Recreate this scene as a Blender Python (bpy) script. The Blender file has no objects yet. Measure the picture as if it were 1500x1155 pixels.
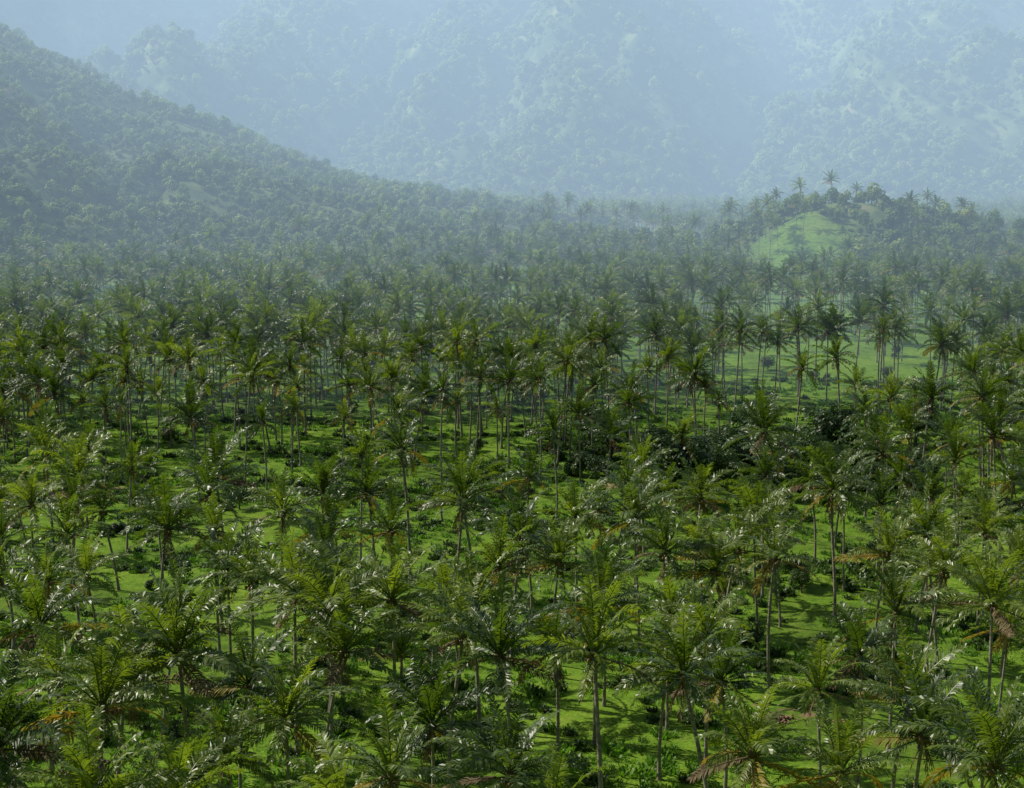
import bpy, math, random, bmesh
import numpy as np
from mathutils import Vector
random.seed(7); rng=np.random.default_rng(7)
scene=bpy.context.scene
R=math.radians

# ---------------------------------------------------------------- noise / terrain
def vn(x,y,seed=0):
    ix=np.floor(x); iy=np.floor(y); fx=x-ix; fy=y-iy
    fx=fx*fx*(3-2*fx); fy=fy*fy*(3-2*fy)
    def h(a,b):
        v=np.sin(a*127.1+b*311.7+seed*74.7)*43758.5453
        return v-np.floor(v)
    a=h(ix,iy); b=h(ix+1,iy); c=h(ix,iy+1); d=h(ix+1,iy+1)
    return (a*(1-fx)+b*fx)*(1-fy)+(c*(1-fx)+d*fx)*fy
def fbm(x,y,seed=0,o=4):
    s=0;a=.5;t=0
    for i in range(o):
        s=s+a*(vn(x*2**i+i*17.3,y*2**i-i*9.1,seed+i)*2-1); t+=a; a*=.5
    return s/t
def sm(t):
    t=np.clip(t,0,1); return t*t*(3-2*t)
def hgt(x,y):
    x=np.asarray(x,float); y=np.asarray(y,float)
    z=0.7*fbm(x/35,y/35,1,3)
    z=z+45*sm((60-y)/60)
    # left spur
    Rg=np.interp(x,[-1500,-900,-500,-312,-233,-184,-137,-96,-49,0,45,85],[340,290,190,121,83,63,43,32,24,17,7,0])
    yr=np.interp(x,[-312,40],[1000,870])+25*fbm(x/120,y*0,4,2)
    wf=np.interp(x,[-900,-312,-100,0,60],[660,440,340,260,150])
    u=(y-yr)/wf
    p=np.clip(1.12-np.sqrt(u*u+.0144),0,1.0)
    gul=1-np.abs(fbm(x/110+y/300,y/260,11,4))*1.6
    z=z+Rg*p**.85*(1+(.85*(gul-.6)+.4*fbm(x/45,y/45,5,3))*np.clip(1-p,0,1)*1.9)
    # right hillock
    sx=np.where(x<131,44.,96.)
    g=np.exp(-((x-131)/sx)**2-((y-660)/np.where(y<660,50.,60.))**2)
    z=z+26*g*(1+.22*fbm(x/22,y/22,8,3))
    z=z+6.5*np.exp(-((x-68)/60)**2-((y-730)/70)**2)
    # mountain wall
    yb=1180+40*fbm(x/260,x*0+3.3,21,3)
    t=np.clip((y-yb)/540,0,1)
    C=262-56*np.exp(-((x-117)/115)**2)+14*fbm(x/90,x*0+1.7,23,3)
    s=x-.30*(y-1500)
    rid=np.interp(s,[-900,-760,-600,-450,-310,-175,-110,-20,90,160,235,380,520,640,800],[0,1,-.4,1,-.7,1,-.8,-.1,1,.2,-1,.1,1,-.6,1])
    rn=1-2*np.abs(fbm(s/150,y/330,31,4))
    amp=np.sin(np.pi*np.clip(t,0,1))**.8
    m=C*(t**1.12)*(1-.55*sm((y-yb-560)/600))+amp*(58*rid+60*(rn-.4)+26*fbm(x/38,y/38,33,3))
    m=np.where(y>yb,np.maximum(m,0),0)
    r2=(380+50*fbm(x/400,y/400,41,3))*sm((y-2350)/650)
    z=z+np.maximum(m,r2)
    return z

# ---------------------------------------------------------------- material helpers
def newmat(n):
    m=bpy.data.materials.new(n); m.use_nodes=True
    nt=m.node_tree; nt.nodes.clear()
    return m,nt,nt.nodes.new('ShaderNodeOutputMaterial')
def ramp(nt,stops):
    r=nt.nodes.new('ShaderNodeValToRGB'); e=r.color_ramp.elements
    while len(e)<len(stops): e.new(.5)
    for i,(p,c) in enumerate(stops):
        e[i].position=p; e[i].color=(*c,1)
    return r
def leafmat(name,stops,trans,tfac=.3,rough=.4,spec=.5,vscale=.25):
    m,nt,out=newmat(name); L=nt.links.new; N=nt.nodes.new
    oi=N('ShaderNodeObjectInfo'); geo=N('ShaderNodeNewGeometry')
    no=N('ShaderNodeTexNoise'); no.inputs['Scale'].default_value=vscale*3; no.inputs['Detail'].default_value=2
    L(geo.outputs['Position'],no.inputs['Vector'])
    mx=N('ShaderNodeMath'); mx.operation='MULTIPLY_ADD'; L(oi.outputs['Random'],mx.inputs[0]); mx.inputs[1].default_value=.6
    m2=N('ShaderNodeMath'); m2.operation='MULTIPLY_ADD'; L(no.outputs['Fac'],m2.inputs[0]); m2.inputs[1].default_value=.9; m2.inputs[2].default_value=-.25
    L(m2.outputs[0],mx.inputs[2])
    r=ramp(nt,stops); L(mx.outputs[0],r.inputs[0])
    b=N('ShaderNodeBsdfPrincipled'); L(r.outputs[0],b.inputs['Base Color'])
    b.inputs['Roughness'].default_value=rough; b.inputs['Specular IOR Level'].default_value=spec
    t=N('ShaderNodeBsdfTranslucent')
    mc=N('ShaderNodeMix'); mc.data_type='RGBA'; mc.blend_type='MULTIPLY'; mc.inputs[0].default_value=1
    L(r.outputs[0],mc.inputs[6]); mc.inputs[7].default_value=(*trans,1)
    L(mc.outputs[2],t.inputs[0])
    ms=N('ShaderNodeMixShader'); ms.inputs[0].default_value=tfac
    L(b.outputs[0],ms.inputs[1]); L(t.outputs[0],ms.inputs[2]); L(ms.outputs[0],out.inputs[0])
    return m
M_leaf=leafmat('palm_leaf',[(0,(.024,.048,.009)),(.45,(.065,.105,.014)),(1,(.19,.24,.035))],(2.3,2.4,.7),.36,.40,.55)
M_old=leafmat('palm_leaf_yellowing',[(0,(.16,.16,.025)),(1,(.34,.25,.04))],(1.6,1.4,.7),.35,.5,.3)
M_dead=leafmat('palm_leaf_dead',[(0,(.09,.065,.035)),(1,(.22,.16,.09))],(1.2,1,.8),.15,.7,.2)
M_tree=leafmat('tree_foliage',[(0,(.04,.08,.016)),(.5,(.13,.20,.033)),(1,(.34,.38,.08))],(1.5,1.6,.8),.3,.6,.2,.05)
M_dark=leafmat('dark_foliage',[(0,(.020,.045,.010)),(1,(.07,.12,.02))],(1.5,1.8,.8),.25,.45,.35)
M_weed=leafmat('weed_leaf',[(0,(.05,.11,.012)),(.5,(.10,.22,.018)),(1,(.17,.31,.03))],(1.5,1.7,.6),.35,.5,.3,.08)
def solid(name,stops,scale,rough=.85,stretch=(1,1,1),bump=.3):
    m,nt,out=newmat(name); L=nt.links.new; N=nt.nodes.new
    tc=N('ShaderNodeTexCoord'); mp=N('ShaderNodeMapping'); mp.inputs['Scale'].default_value=stretch
    L(tc.outputs['Object'],mp.inputs[0])
    no=N('ShaderNodeTexNoise'); no.inputs['Scale'].default_value=scale; no.inputs['Detail'].default_value=5
    L(mp.outputs[0],no.inputs['Vector']); r=ramp(nt,stops); L(no.outputs['Fac'],r.inputs[0])
    b=N('ShaderNodeBsdfPrincipled'); L(r.outputs[0],b.inputs['Base Color']); b.inputs['Roughness'].default_value=rough
    bp=N('ShaderNodeBump'); bp.inputs['Strength'].default_value=bump; L(no.outputs['Fac'],bp.inputs['Height']); L(bp.outputs[0],b.inputs['Normal'])
    L(b.outputs[0],out.inputs[0]); return m
M_trunk=solid('palm_trunk_bark',[(.3,(.14,.12,.095)),(.7,(.34,.30,.24))],1.2,.85,(1,1,4))
M_bark=solid('tree_bark',[(.3,(.06,.045,.03)),(.7,(.15,.12,.09))],3)
M_nut=solid('coconut_husk',[(.3,(.12,.10,.02)),(.7,(.20,.12,.04))],2,.5)
M_husk=solid('dry_husk',[(.3,(.16,.075,.045)),(.6,(.30,.17,.11)),(.8,(.4,.3,.24))],2.5)

def ground_mat():
    m,nt,out=newmat('ground'); L=nt.links.new; N=nt.nodes.new
    geo=N('ShaderNodeNewGeometry')
    def noise(s,d=4,rgh=.55):
        n=N('ShaderNodeTexNoise'); n.inputs['Scale'].default_value=s; n.inputs['Detail'].default_value=d; n.inputs['Roughness'].default_value=rgh
        L(geo.outputs['Position'],n.inputs['Vector']); return n
    def mixc(f,a,b):
        k=N('ShaderNodeMix'); k.data_type='RGBA'; L(f,k.inputs[0]); L(a,k.inputs[6]); L(b,k.inputs[7]); return k.outputs[2]
    n1=noise(.045,5,.6); n2=noise(.5,6,.65); n3=noise(3.5,4,.7)
    gr=ramp(nt,[(.35,(.045,.09,.014)),(.5,(.12,.25,.018)),(.68,(.22,.33,.035))]); L(n1.outputs['Fac'],gr.inputs[0])
    g2=ramp(nt,[(.34,(.04,.07,.014)),(.52,(.14,.25,.022)),(.75,(.28,.30,.08))]); L(n2.outputs['Fac'],g2.inputs[0])
    k=N('ShaderNodeMix'); k.data_type='RGBA'; k.inputs[0].default_value=.5; L(gr.outputs[0],k.inputs[6]); L(g2.outputs[0],k.inputs[7])
    k2=N('ShaderNodeMix'); k2.data_type='RGBA'; k2.blend_type='MULTIPLY'; k2.inputs[0].default_value=1
    sp=ramp(nt,[(.3,(.5,.5,.45)),(.65,(1.25,1.2,1.05))]); L(n3.outputs['Fac'],sp.inputs[0]); L(k.outputs[2],k2.inputs[6]); L(sp.outputs[0],k2.inputs[7])
    fo=ramp(nt,[(.3,(.03,.05,.016)),(.5,(.06,.09,.025)),(.62,(.15,.18,.05)),(.72,(.27,.18,.13))]); nf=noise(.03,8,.7); L(nf.outputs['Fac'],fo.inputs[0])
    di=ramp(nt,[(.3,(.12,.075,.04)),(.7,(.27,.18,.11))]); L(n2.outputs['Fac'],di.inputs[0])
    af=N('ShaderNodeAttribute'); af.attribute_name='forest'; ad=N('ShaderNodeAttribute'); ad.attribute_name='dirt'
    c=mixc(af.outputs['Fac'],k2.outputs[2],fo.outputs[0])
    ma=N('ShaderNodeMath'); ma.operation='MULTIPLY_ADD'; L(n2.outputs['Fac'],ma.inputs[0]); ma.inputs[1].default_value=1.4; ma.inputs[2].default_value=-.7
    mb=N('ShaderNodeMath'); mb.operation='ADD'; L(ma.outputs[0],mb.inputs[0]); L(ad.outputs['Fac'],mb.inputs[1])
    mr=N('ShaderNodeMapRange'); mr.inputs[1].default_value=.35; mr.inputs[2].default_value=.65; L(mb.outputs[0],mr.inputs[0])
    c=mixc(mr.outputs[0],c,di.outputs[0])
    b=N('ShaderNodeBsdfPrincipled'); b.inputs['Roughness'].default_value=.95; b.inputs['Specular IOR Level'].default_value=.1; L(c,b.inputs['Base Color'])
    bp=N('ShaderNodeBump'); bp.inputs['Strength'].default_value=.5; bp.inputs['Distance'].default_value=.12; L(n3.outputs['Fac'],bp.inputs['Height']); L(bp.outputs[0],b.inputs['Normal'])
    L(b.outputs[0],out.inputs[0]); return m

def segdist(x,y,pl):
    d=np.full(np.shape(x),1e9)
    for (ax,ay),(bx,by) in zip(pl[:-1],pl[1:]):
        t=np.clip(((x-ax)*(bx-ax)+(y-ay)*(by-ay))/((bx-ax)**2+(by-ay)**2),0,1)
        d=np.minimum(d,np.hypot(x-ax-t*(bx-ax),y-ay-t*(by-ay)))
    return d
PATH=[(16,149),(22,148),(27,144),(31,142)]
def forestmask(x,y):
    hill=sm((hgt(x,y)-2.5)/4)*sm((y-480)/60)
    patch=np.exp(-(((x-108-.12*(y-622))/24)**2+((y-622)/40)**2)**2)*sm((vn(x/9,y/9,55)+.35)*2)
    return np.clip(hill*(1-patch),0,1)
def build_terrain():
    def ax(parts):
        a=[]
        for s,e,st in parts: a+=list(np.arange(s,e,st))
        a.append(parts[-1][1]); return np.array(a,float)
    xh=ax([(0,110,1.3),(110,520,5),(520,1900,20),(1900,6000,200)])
    xs=np.concatenate([-xh[:0:-1],xh])
    ys=ax([(-600,-60,60),(-60,90,6),(90,290,1.5),(290,560,4),(560,1900,6),(1900,3200,40),(3200,7000,300)])
    X,Y=np.meshgrid(xs,ys); Z=hgt(X,Y)
    nx,ny=len(xs),len(ys)
    me=bpy.data.meshes.new('ground')
    co=np.stack([X,Y,Z],-1).reshape(-1,3)
    i=np.arange(nx*ny).reshape(ny,nx)
    f=np.stack([i[:-1,:-1],i[:-1,1:],i[1:,1:],i[1:,:-1]],-1).reshape(-1,4)
    me.vertices.add(len(co)); me.vertices.foreach_set('co',co.ravel())
    me.loops.add(f.size); me.loops.foreach_set('vertex_index',f.ravel().astype(np.int32))
    me.polygons.add(len(f)); me.polygons.foreach_set('loop_start',np.arange(0,f.size,4,dtype=np.int32))
    me.update(calc_edges=True); me.validate()
    me.polygons.foreach_set('use_smooth',np.ones(len(f),bool))
    fm=forestmask(X,Y).ravel()
    d=.7*np.exp(-(segdist(X,Y,PATH)/.8)**2)
    d=np.maximum(d,.65*np.exp(-((X+72)/20)**2-((Y-243)/14)**2))
    d=np.maximum(d,.7*np.exp(-((X+270)/45)**2-((Y-800)/50)**2))
    a=me.attributes.new('forest','FLOAT','POINT'); a.data.foreach_set('value',fm.astype(np.float32))
    a=me.attributes.new('dirt','FLOAT','POINT'); a.data.foreach_set('value',d.ravel().astype(np.float32))
    me.materials.append(ground_mat())
    o=bpy.data.objects.new('ground_and_hills',me); scene.collection.objects.link(o)
build_terrain()

# ---------------------------------------------------------------- mesh builder
class MB:
    def __init__(s): s.v=[];s.f=[];s.m=[]
    def tube(s,pts,rad,n,mat,cap=True):
        b=len(s.v)
        for k,(p,r) in enumerate(zip(pts,rad)):
            t=(pts[min(k+1,len(pts)-1)]-pts[max(k-1,0)]).normalized()
            u=t.cross(Vector((.01,1,.02))).normalized(); w=t.cross(u)
            for j in range(n):
                a=2*math.pi*j/n; s.v.append(p+u*(r*math.cos(a))+w*(r*math.sin(a)))
        for k in range(len(pts)-1):
            for j in range(n):
                s.f.append((b+k*n+j,b+k*n+(j+1)%n,b+(k+1)*n+(j+1)%n,b+(k+1)*n+j)); s.m.append(mat)
        if cap: s.f.append(tuple(b+(len(pts)-1)*n+j for j in range(n))); s.m.append(mat)
    def ball(s,c,r,mat,n=6,sq=1.0,jit=0):
        b=len(s.v); rings=4
        for k in range(rings+1):
            ph=math.pi*k/rings
            for j in range(n):
                a=2*math.pi*j/n; q=r*(1+random.uniform(-jit,jit))
                s.v.append(c+Vector((q*math.sin(ph)*math.cos(a),q*math.sin(ph)*math.sin(a),q*sq*math.cos(ph))))
        for k in range(rings):
            for j in range(n):
                s.f.append((b+k*n+j,b+(k+1)*n+j,b+(k+1)*n+(j+1)%n,b+k*n+(j+1)%n)); s.m.append(mat)
    def mesh(s,name,mats,smooth=()):
        me=bpy.data.meshes.new(name); me.from_pydata([tuple(v) for v in s.v],[],s.f)
        for m in mats: me.materials.append(m)
        me.polygons.foreach_set('material_index',s.m)
        if smooth: me.polygons.foreach_set('use_smooth',[x in smooth for x in s.m])
        me.update(); return me

def frond(mb,c,az,th0,bend,L,mat,npair=28,roll=0,wind=0,dead=False):
    nseg=8; p=c.copy(); pts=[p.copy()]; tans=[]
    h=Vector((math.cos(az),math.sin(az),0)); side0=Vector((-math.sin(az),math.cos(az),0)); up=Vector((0,0,1))
    for k in range(nseg):
        s=(k+.5)/nseg; th=min(th0+bend*s**1.6,R(168))
        t=(h*math.sin(th)+up*math.cos(th)+side0*wind*s).normalized(); tans.append(t)
        p=p+t*(L/nseg); pts.append(p.copy())
    mb.tube(pts,[.055*(1-k/nseg)+.012 for k in range(nseg+1)],3,mat,False)
    for i in range(npair):
        s=.13+.87*(i+.5)/npair; k=min(int(s*nseg),nseg-1); fr=s*nseg-k
        q=pts[k].lerp(pts[k+1],fr); t=tans[k]
        sd=t.cross(up)
        if sd.length<.05: sd=side0.copy()
        sd.normalize(); nrm=sd.cross(t).normalized()
        sd2=sd*math.cos(roll)+nrm*math.sin(roll); nn=nrm*math.cos(roll)-sd*math.sin(roll)
        ll=L*.20*(math.sin(math.pi*(s*.84+.09))**.7)*random.uniform(.8,1.12)
        for sg in (-1,1):
            if random.random()<(.35 if dead else .05): continue
            dr=random.uniform(.0,.28)+(.5 if dead else 0)
            d=(sd2*sg*.85+t*random.uniform(.6,.95)+nn*random.uniform(.05,.35)-up*dr).normalized()
            mid=q+d*ll*.5
            d2=(d-up*random.uniform(.2,.85)).normalized(); tip=mid+d2*ll*.5
            w=(t+nn*random.uniform(-.45,.45)); w=(w-d*w.dot(d)).normalized()*(L*.0135)
            b=len(mb.v)
            mb.v+= [q-w*.5,q+w*.5,mid+w,mid-w,tip]
            mb.f+=[(b,b+1,b+2,b+3),(b+3,b+2,b+4)]; mb.m+=[mat,mat]

def palm(name,th,L=4.5,n=26,young=False,npair=28,yellow=.3):
    mb=MB(); lean=random.uniform(0,.14)*th; la=random.uniform(0,6.28); pts=[];rad=[]
    nr=12
    for k in range(nr+1):
        s=k/nr; o=lean*(s**1.7)+.12*math.sin(s*5+la)
        pts.append(Vector((math.cos(la)*o,math.sin(la)*o,th*s-.3*(1-s))))
        rad.append((.155-.045*s+.13*math.exp(-s*th*1.6))*(1+.05*(k%2)))
    off=Vector((pts[0].x,pts[0].y,0)); pts=[p-off for p in pts]
    mb.tube(pts,rad,8,0)
    c=pts[-1]+Vector((0,0,.05))
    wind=random.uniform(-.2,.2); az=random.uniform(0,6.28)
    hi=R(75 if young else random.uniform(102,122)); b0=R(random.uniform(6,20))
    for i in range(n):
        s=i/(n-1); az+=2.39996+random.uniform(-.4,.4)
        th0=R(3)+hi*(s**1.05)+random.uniform(-.18,.18)
        bend=b0+R(42)*math.sin(math.pi*min(s*.9+.06,1))+random.uniform(-.25,.35)
        Lf=L*(.82+.26*math.sin(math.pi*min(.2+s*.8,.75)))*random.uniform(.78,1.1)
        mat=1
        if s>.74 and random.random()<yellow: mat=2
        if s>.9 and random.random()<.3: mat=3
        frond(mb,c+Vector((math.cos(az),math.sin(az),0))*.1-Vector((0,0,.35*s)),az,th0,bend,Lf,mat,npair,random.uniform(-.7,.7),wind+random.uniform(-.15,.15))
    for i in range(0 if young else random.randint(1,3)):
        a=random.uniform(0,6.28); frond(mb,c-Vector((0,0,.4)),a,R(random.uniform(145,162)),R(12),L*.6,3,16,0,0,True)
    if not young:
        for i in range(random.randint(7,14)):
            a=random.uniform(0,6.28); mb.ball(c+Vector((math.cos(a)*random.uniform(.25,.5),math.sin(a)*random.uniform(.25,.5),-random.uniform(.2,.8))),.15,4,6,1.15)
    mb.ball(c-Vector((0,0,.1)),.24,3,6,1.6)
    return mb.mesh(name,[M_trunk,M_leaf,M_old,M_dead,M_nut],(0,4))

specs=[(14.2,4.3,24),(13,4.0,20),(12,5.0,26),(15.2,4.1,22),(11,4.7,24),(12.8,5.1,27),(9.2,4.7,23),(13.8,3.8,18),(11.6,4.4,22)]
palms=[palm('coconut_palm_mesh_%d'%i,*s,yellow=(.15,.35,.15,.15,.5,.2,.25,.15,.05)[i]) for i,s in enumerate(specs)]
young=[palm('young_palm_mesh_%d'%i,t,4.0,16,True) for i,t in enumerate((1.2,2.6))]

def tree(name,r,nleaf,ls,mat,trunk=2.0,lumps=9):
    mb=MB(); H=trunk
    mb.tube([Vector((0,0,-.8)),Vector((.1,0,H*.6)),Vector((0,.15,H+r*.5))],[r*.07+.04,r*.05+.03,r*.025],6,0)
    cs=[]
    for i in range(lumps):
        a=random.uniform(0,6.28); q=r*.62*math.sqrt(random.random()); z=H+r*random.uniform(.15,1.05)*(1-.35*q/r)
        c=Vector((math.cos(a)*q,math.sin(a)*q,z)); rr=r*random.uniform(.28,.5); cs.append((c,rr))
        if i<5: mb.tube([Vector((0,0,H*.55)),Vector((c.x*.5,c.y*.5,(H*.6+c.z)/2)),c],[r*.035,r*.025,r*.01],4,0,False)
    for i in range(nleaf):
        c,rr=random.choice(cs)
        d=Vector((random.gauss(0,1),random.gauss(0,1),random.gauss(.25,1))).normalized()
        p=c+d*rr*random.uniform(.7,1.12); 
        if p.z<.15: p.z=.15+random.random()*.3
        nn=(d+Vector((random.gauss(0,.35),random.gauss(0,.35),random.gauss(.35,.3)))).normalized()
        u=nn.cross(Vector((random.random(),random.random(),random.random()))).normalized(); w=nn.cross(u)
        s=ls*random.uniform(.6,1.3); b=len(mb.v)
        mb.v+=[p-u*s*.55,p+w*s*.33,p+u*s*.55,p-w*s*.33]; mb.f.append((b,b+1,b+2,b+3)); mb.m.append(1)
    return mb.mesh(name,[M_bark,mat],(0,))
far_trees=[tree('hill_tree_mesh_%d'%i,r,n,1.0,M_tree,t,l) for i,(r,n,t,l) in enumerate([(3.2,330,1.5,9),(2.4,240,.6,7),(3.8,380,2.5,11),(2.0,200,.3,5),(3.0,300,1.0,8)])]
near_trees=[tree('broadleaf_tree_mesh_%d'%i,r,n,.36,M_dark,t,l) for i,(r,n,t,l) in enumerate([(3.4,3200,1.6,13),(2.6,2400,.6,10),(4.0,3800,2.4,15)])]

def tuft(name,n,h,spread,mat):
    mb=MB()
    for i in range(n):
        a=random.uniform(0,6.28); q=spread*math.sqrt(random.random()); p=Vector((math.cos(a)*q,math.sin(a)*q,-.03))
        b2=random.uniform(0,6.28); d=Vector((math.cos(b2)*.6,math.sin(b2)*.6,random.uniform(.5,1.3)))*h*random.uniform(.5,1)
        w=Vector((-math.sin(b2),math.cos(b2),0))*h*.13; b=len(mb.v)
        mb.v+=[p-w*.4,p+w*.4,p+d*.6+w,p+d*.6-w,p+d-Vector((0,0,h*.2))]; mb.f+=[(b,b+1,b+2,b+3),(b+3,b+2,b+4)]; mb.m+=[0,0]
    return mb.mesh(name,[mat])
tufts=[tuft('weed_mesh_0',60,.45,.7,M_weed),tuft('weed_mesh_1',80,.7,.8,M_weed),tuft('weed_mesh_2',50,.3,.9,M_weed),tuft('weed_mesh_3',90,.9,.9,M_dark)]

# ---------------------------------------------------------------- scatter
def scatter(name,meshes,x,y,idx,scl,tilt=.04,dz=0):
    n=len(x); z=hgt(x,y)+dz
    coll=bpy.data.collections.new(name+'_sources')
    for i,me in enumerate(meshes):
        o=bpy.data.objects.new('%s_source_%02d'%(name,i),me); coll.objects.link(o)
    me=bpy.data.meshes.new(name); me.vertices.add(n); me.vertices.foreach_set('co',np.stack([x,y,z],-1).ravel())
    rot=np.stack([rng.normal(0,tilt,n),rng.normal(0,tilt,n),rng.uniform(0,6.28,n)],-1)
    a=me.attributes.new('rot','FLOAT_VECTOR','POINT'); a.data.foreach_set('vector',rot.ravel().astype(np.float32))
    a=me.attributes.new('scl','FLOAT','POINT'); a.data.foreach_set('value',np.asarray(scl,np.float32))
    a=me.attributes.new('idx','INT','POINT'); a.data.foreach_set('value',np.asarray(idx,np.int32))
    ob=bpy.data.objects.new(name,me); scene.collection.objects.link(ob)
    ng=bpy.data.node_groups.new(name+'_nodes','GeometryNodeTree')
    ng.interface.new_socket('Geometry',in_out='INPUT',socket_type='NodeSocketGeometry')
    ng.interface.new_socket('Geometry',in_out='OUTPUT',socket_type='NodeSocketGeometry')
    N=ng.nodes.new; L=ng.links.new
    gi=N('NodeGroupInput'); go=N('NodeGroupOutput'); ip=N('GeometryNodeInstanceOnPoints'); ci=N('GeometryNodeCollectionInfo')
    ci.inputs['Collection'].default_value=coll; ci.inputs['Separate Children'].default_value=True; ci.inputs['Reset Children'].default_value=True
    ip.inputs['Pick Instance'].default_value=True
    def na(nm,t):
        k=N('GeometryNodeInputNamedAttribute'); k.data_type=t; k.inputs['Name'].default_value=nm; return [o for o in k.outputs if o.enabled][0]
    L(gi.outputs[0],ip.inputs['Points']); L(ci.outputs[0],ip.inputs['Instance'])
    L(na('idx','INT'),ip.inputs['Instance Index']); L(na('rot','FLOAT_VECTOR'),ip.inputs['Rotation']); L(na('scl','FLOAT'),ip.inputs['Scale'])
    L(ip.outputs[0],go.inputs[0])
    md=ob.modifiers.new('scatter','NODES'); md.node_group=ng
    return ob

def jgrid(x0,x1,y0,y1,sp,j=.42):
    gx,gy=np.meshgrid(np.arange(x0,x1,sp),np.arange(y0,y1,sp)); gx=gx+(np.arange(gx.shape[0])%2)[:,None]*sp*.5
    gx=gx+rng.uniform(-j,j,gx.shape)*sp; gy=gy+rng.uniform(-j,j,gy.shape)*sp
    return gx.ravel(),gy.ravel()

# recognisable foreground palms (world metres: x, y, mesh index)
KEY=[(-27.3,154,2),(-36.5,162,5),(-40,154,8),(-51.7,173,0),(-38.3,130,4),(-14.9,130,2),(-10.1,135,5),(-5.1,129,8),(-2.9,141,6),
(.7,117,5),(8.6,147,2),(12.2,129,6),(15.3,157,8),(21,158,4),(24,147,1),(16.4,132,2),(23.2,118,8),(32.2,134,2),(28.2,116,4),(43.1,160,5),
(36,177,2),(29,184,0),(39.4,130,5),(14.8,114,8),(-23.1,114,5),(-28,107,4),(-5.5,108,2),(6.5,112,8),(3.8,131,4),(-19,200,0),(-21.4,183,2),
(-15.4,181,4),(-12,188,1),(-33.5,188,5),(7.2,174,2),(-3.5,168,8),(2,172,6),(43.7,191,3),(-57,150,2),(50,170,8),(-44,118,3),(-32,98,5),(-10,96,4)]
def clear(x,y):
    "keep-probability of a palm"
    k=np.ones_like(x)
    def el(cx,cy,rx,ry,a): return 1-a*np.exp(-(((x-cx)/rx)**2+((y-cy)/ry)**2)**2)
    k*=el(-30,203,28,36,1)   # pasture left of centre
    k*=el(4,218,30,26,.92)
    k*=el(-20,262,60,12,.35)
    k*=el(62,292,44,36,.9)     # meadow right
    k*=el(78,395,38,55,.85)
    k*=el(42,246,32,26,.92)      # thicket of broadleaf trees
    k*=el(28,133,15,17,.8)
    k*=el(106,590,24,50,1.0)
    k*=el(131,650,30,22,.8)
    k*=el(-66,238,20,16,.6)
    k*=el(22,590,14,20,.4)
    return k
pos=[(a,b) for a,b,_ in KEY]; items=list(KEY)
cx,cy=jgrid(-95,95,90,262,5.8); o=rng.permutation(len(cx)); kp=clear(cx,cy)
for i in o:
    x,y=cx[i],cy[i]
    if abs(x)>.36*y+8 or rng.random()>kp[i]: continue
    if vn(np.array(x/14),np.array(y/14),77)<(.2 if y<200 else .26): continue
    if segdist(x,y,PATH)<1.6 or math.hypot(x-24,y-143)<4: continue
    md=5.8 if y<195 else 6.3
    if min((x-a)**2+(y-b)**2 for a,b in pos)<md**2: continue
    pos.append((x,y))
    r=rng.random(); mi=100+int(rng.integers(2)) if r<.09 else int(rng.choice([0,1,2,3,5,7] if y>225 else [1,2,4,5,6,8,8,4]))
    items.append((x,y,mi))
for n_,(x,y,mi) in enumerate(items):
    me=young[mi-100] if mi>=100 else palms[mi]
    ob=bpy.data.objects.new('young_coconut_palm' if mi>=100 else 'coconut_palm',me); scene.collection.objects.link(ob)
    s=random.uniform(.82,1.12)*(1.08 if n_<len(KEY) else 1)*(1.06 if y<140 else 1); ob.location=(x,y,float(hgt(x,y))-.05); ob.scale=(s,s,s*random.uniform(.92,1.12))
    ob.rotation_euler=(random.gauss(0,.045),random.gauss(0,.045),random.uniform(0,6.28))
x,y=jgrid(-420,420,262,1190,7.5)
k=clear(x,y)*(vn(x/25,y/25,78)>.2)
h=hgt(x,y)
fm=forestmask(x,y)
k=k*np.where(fm>.5,np.where(x<60,np.where(h<13,.07,0),.13),1)
keep=(np.abs(x)<.40*y+15)&(rng.random(len(x))<k)&(h<45)
x,y=x[keep],y[keep]
scl=rng.uniform(.80,1.14,len(x))*np.interp(y,[300,560],[1.03,.87])
scatter('distant_palm_grove',palms,x,y,rng.choice([0,1,2,3,3,0,5,7,4],len(x)),scl)
# hillside forest
x,y=jgrid(-480,330,530,1170,4.0,.5)
fm=forestmask(x,y); dn=vn(x/28,y/28,80)
keep=(fm>.4)&(np.abs(x)<.45*y)&(rng.random(len(x))<np.clip(dn*2.0-.2,0.15,.97))
x,y=x[keep],y[keep]
scatter('hill_scrub_forest',far_trees,x,y,rng.integers(0,5,len(x)),rng.uniform(.35,1.2,len(x))*(.5+.8*vn(x/40,y/40,81)),.1)
x,y=jgrid(-900,900,1150,1950,5.4,.5)
dn=vn(x/45,y/45,82)
keep=(hgt(x,y)>3)&(np.abs(x)<.45*y)&(rng.random(len(x))<np.clip(dn*2.0-.1,0.3,.97))
x,y=x[keep],y[keep]
scatter('mountain_forest',far_trees,x,y,rng.integers(0,5,len(x)),rng.uniform(.5,1.75,len(x)),.1)
for i in range(54):
    x=random.gauss(42,17); y=random.gauss(254,10)
    ob=bpy.data.objects.new('broadleaf_tree',near_trees[i%3]); scene.collection.objects.link(ob)
    s=random.uniform(.6,1.55); ob.location=(x,y,float(hgt(x,y))-.1); ob.scale=(s,s,s*random.uniform(.8,1.1)); ob.rotation_euler=(0,0,random.uniform(0,6.28))
x=rng.uniform(-110,120,320); y=rng.uniform(100,420,320); kk=(np.abs(x)<.4*y)&(vn(x/18,y/18,90)>.56); x,y=x[kk],y[kk]
scatter('bushes',near_trees,x,y,rng.integers(0,3,len(x)),rng.uniform(.12,.65,len(x)),.1)
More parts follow.
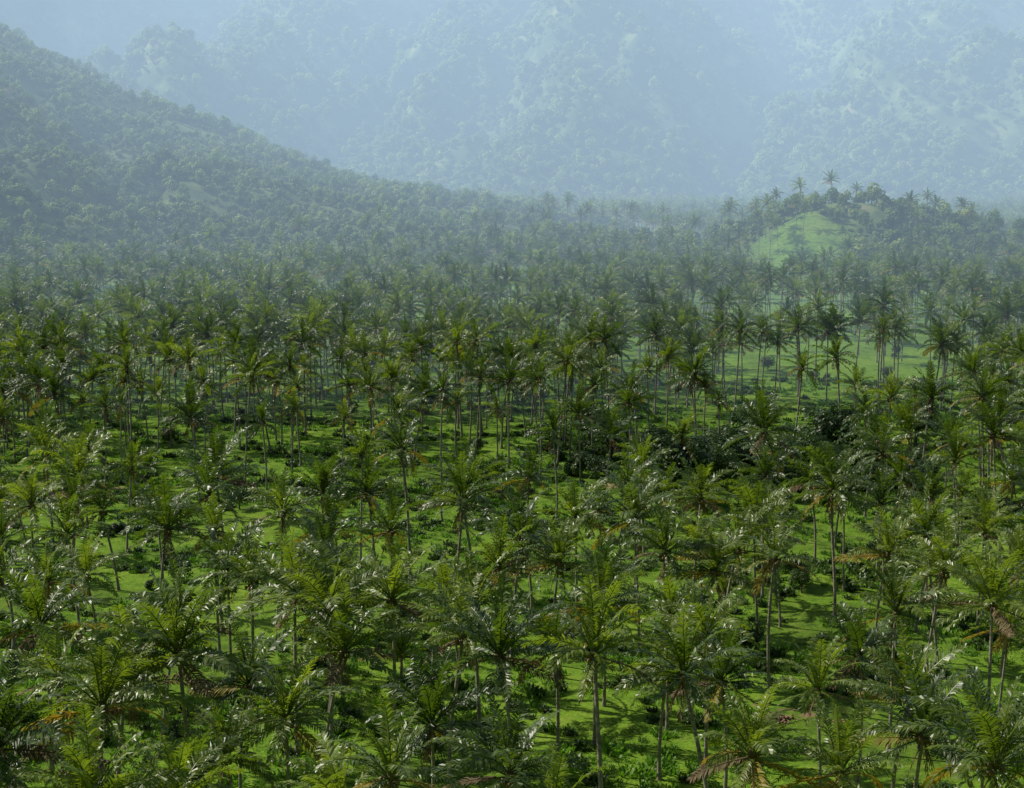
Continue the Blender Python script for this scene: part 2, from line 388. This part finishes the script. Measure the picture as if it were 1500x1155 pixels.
x,y=jgrid(-130,130,92,360,1.6,.5); w=vn(x/9,y/9,91)*.6+vn(x/3,y/3,92)*.4
keep=(np.abs(x)<.37*y+5)&(w>.46)&(segdist(x,y,PATH)>1.0); x,y,w=x[keep],y[keep],w[keep]
scatter('undergrowth',tufts,x,y,rng.choice([0,1,2,2,0,3],len(x)),rng.uniform(.5,1.2,len(x))*(.45+w),.1)

mb=MB()
for i in range(170):
    a=random.uniform(0,6.28); q=abs(random.gauss(0,.75)); c=Vector((math.cos(a)*q*1.25,math.sin(a)*q*.8,max(.05,.55*(1-q/1.5))*random.random()+.05))
    if i%3: mb.ball(c,random.uniform(.08,.17),0,6,random.uniform(.5,1.2),.2)
    else:
        b2=random.uniform(0,6.28); d=Vector((math.cos(b2),math.sin(b2),random.uniform(-.1,.4)))*random.uniform(.2,.55)
        mb.tube([c-d*.5,c,c+d*.5],[.05,.07,.02],4,0)
ob=bpy.data.objects.new('coconut_husk_pile',mb.mesh('coconut_husk_pile',[M_husk])); scene.collection.objects.link(ob); ob.location=(24,143,float(hgt(24,143)))

# ---------------------------------------------------------------- haze (absorbing volume with its own added glow)
def boxmesh(n,a,b):
    me=bpy.data.meshes.new(n); v=[(x,y,z) for x in (a[0],b[0]) for y in (a[1],b[1]) for z in (a[2],b[2])]
    me.from_pydata(v,[],[(0,1,3,2),(4,6,7,5),(0,4,5,1),(2,3,7,6),(0,2,6,4),(1,5,7,3)])
    bm=bmesh.new(); bm.from_mesh(me); bmesh.ops.recalc_face_normals(bm,faces=bm.faces); bm.to_mesh(me); bm.free(); return me
m,nt,out=newmat('glowing_valley_haze'); dens=.00037
va=nt.nodes.new('ShaderNodeVolumeAbsorption'); va.inputs['Color'].default_value=(0,0,0,1); va.inputs['Density'].default_value=dens
em=nt.nodes.new('ShaderNodeEmission'); em.inputs['Color'].default_value=(.56,.78,1,1); em.inputs['Strength'].default_value=dens*1.75  # emission stands in for sunlight scattered by the haze
ad=nt.nodes.new('ShaderNodeAddShader'); nt.links.new(va.outputs[0],ad.inputs[0]); nt.links.new(em.outputs[0],ad.inputs[1]); nt.links.new(ad.outputs[0],out.inputs['Volume'])
me=boxmesh('glowing_valley_haze',(-3500,300,-20),(3500,6500,400)); me.materials.append(m)
scene.collection.objects.link(bpy.data.objects.new('glowing_valley_haze',me))

# ---------------------------------------------------------------- light
EL,AZ=44,-66   # azimuth from +Y, negative = left
w=bpy.data.worlds.new('World'); scene.world=w; w.use_nodes=True
nt=w.node_tree; bg=nt.nodes['Background']; sk=nt.nodes.new('ShaderNodeTexSky'); sk.sky_type='NISHITA'; sk.sun_disc=False
sk.sun_elevation=R(EL); sk.sun_rotation=R(AZ%360); sk.dust_density=1.5
nt.links.new(sk.outputs[0],bg.inputs[0]); bg.inputs[1].default_value=.055
sd=bpy.data.lights.new('sun','SUN'); sd.energy=5; sd.angle=R(.5); sd.color=(1,.94,.82)
so=bpy.data.objects.new('sun',sd); scene.collection.objects.link(so)
dv=Vector((math.sin(R(AZ))*math.cos(R(EL)),math.cos(R(AZ))*math.cos(R(EL)),math.sin(R(EL))))
so.rotation_euler=dv.to_track_quat('Z','Y').to_euler(); so.location=(0,0,300)
cam=bpy.data.cameras.new('camera'); co=bpy.data.objects.new('camera',cam); scene.collection.objects.link(co); scene.camera=co
co.location=(0,0,52); co.rotation_euler=(R(90-8.7),0,0); cam.lens=57.6; cam.sensor_width=36; cam.clip_end=20000; cam.clip_start=1
scene.view_settings.view_transform='Standard'; scene.view_settings.look='None'; scene.view_settings.exposure=0
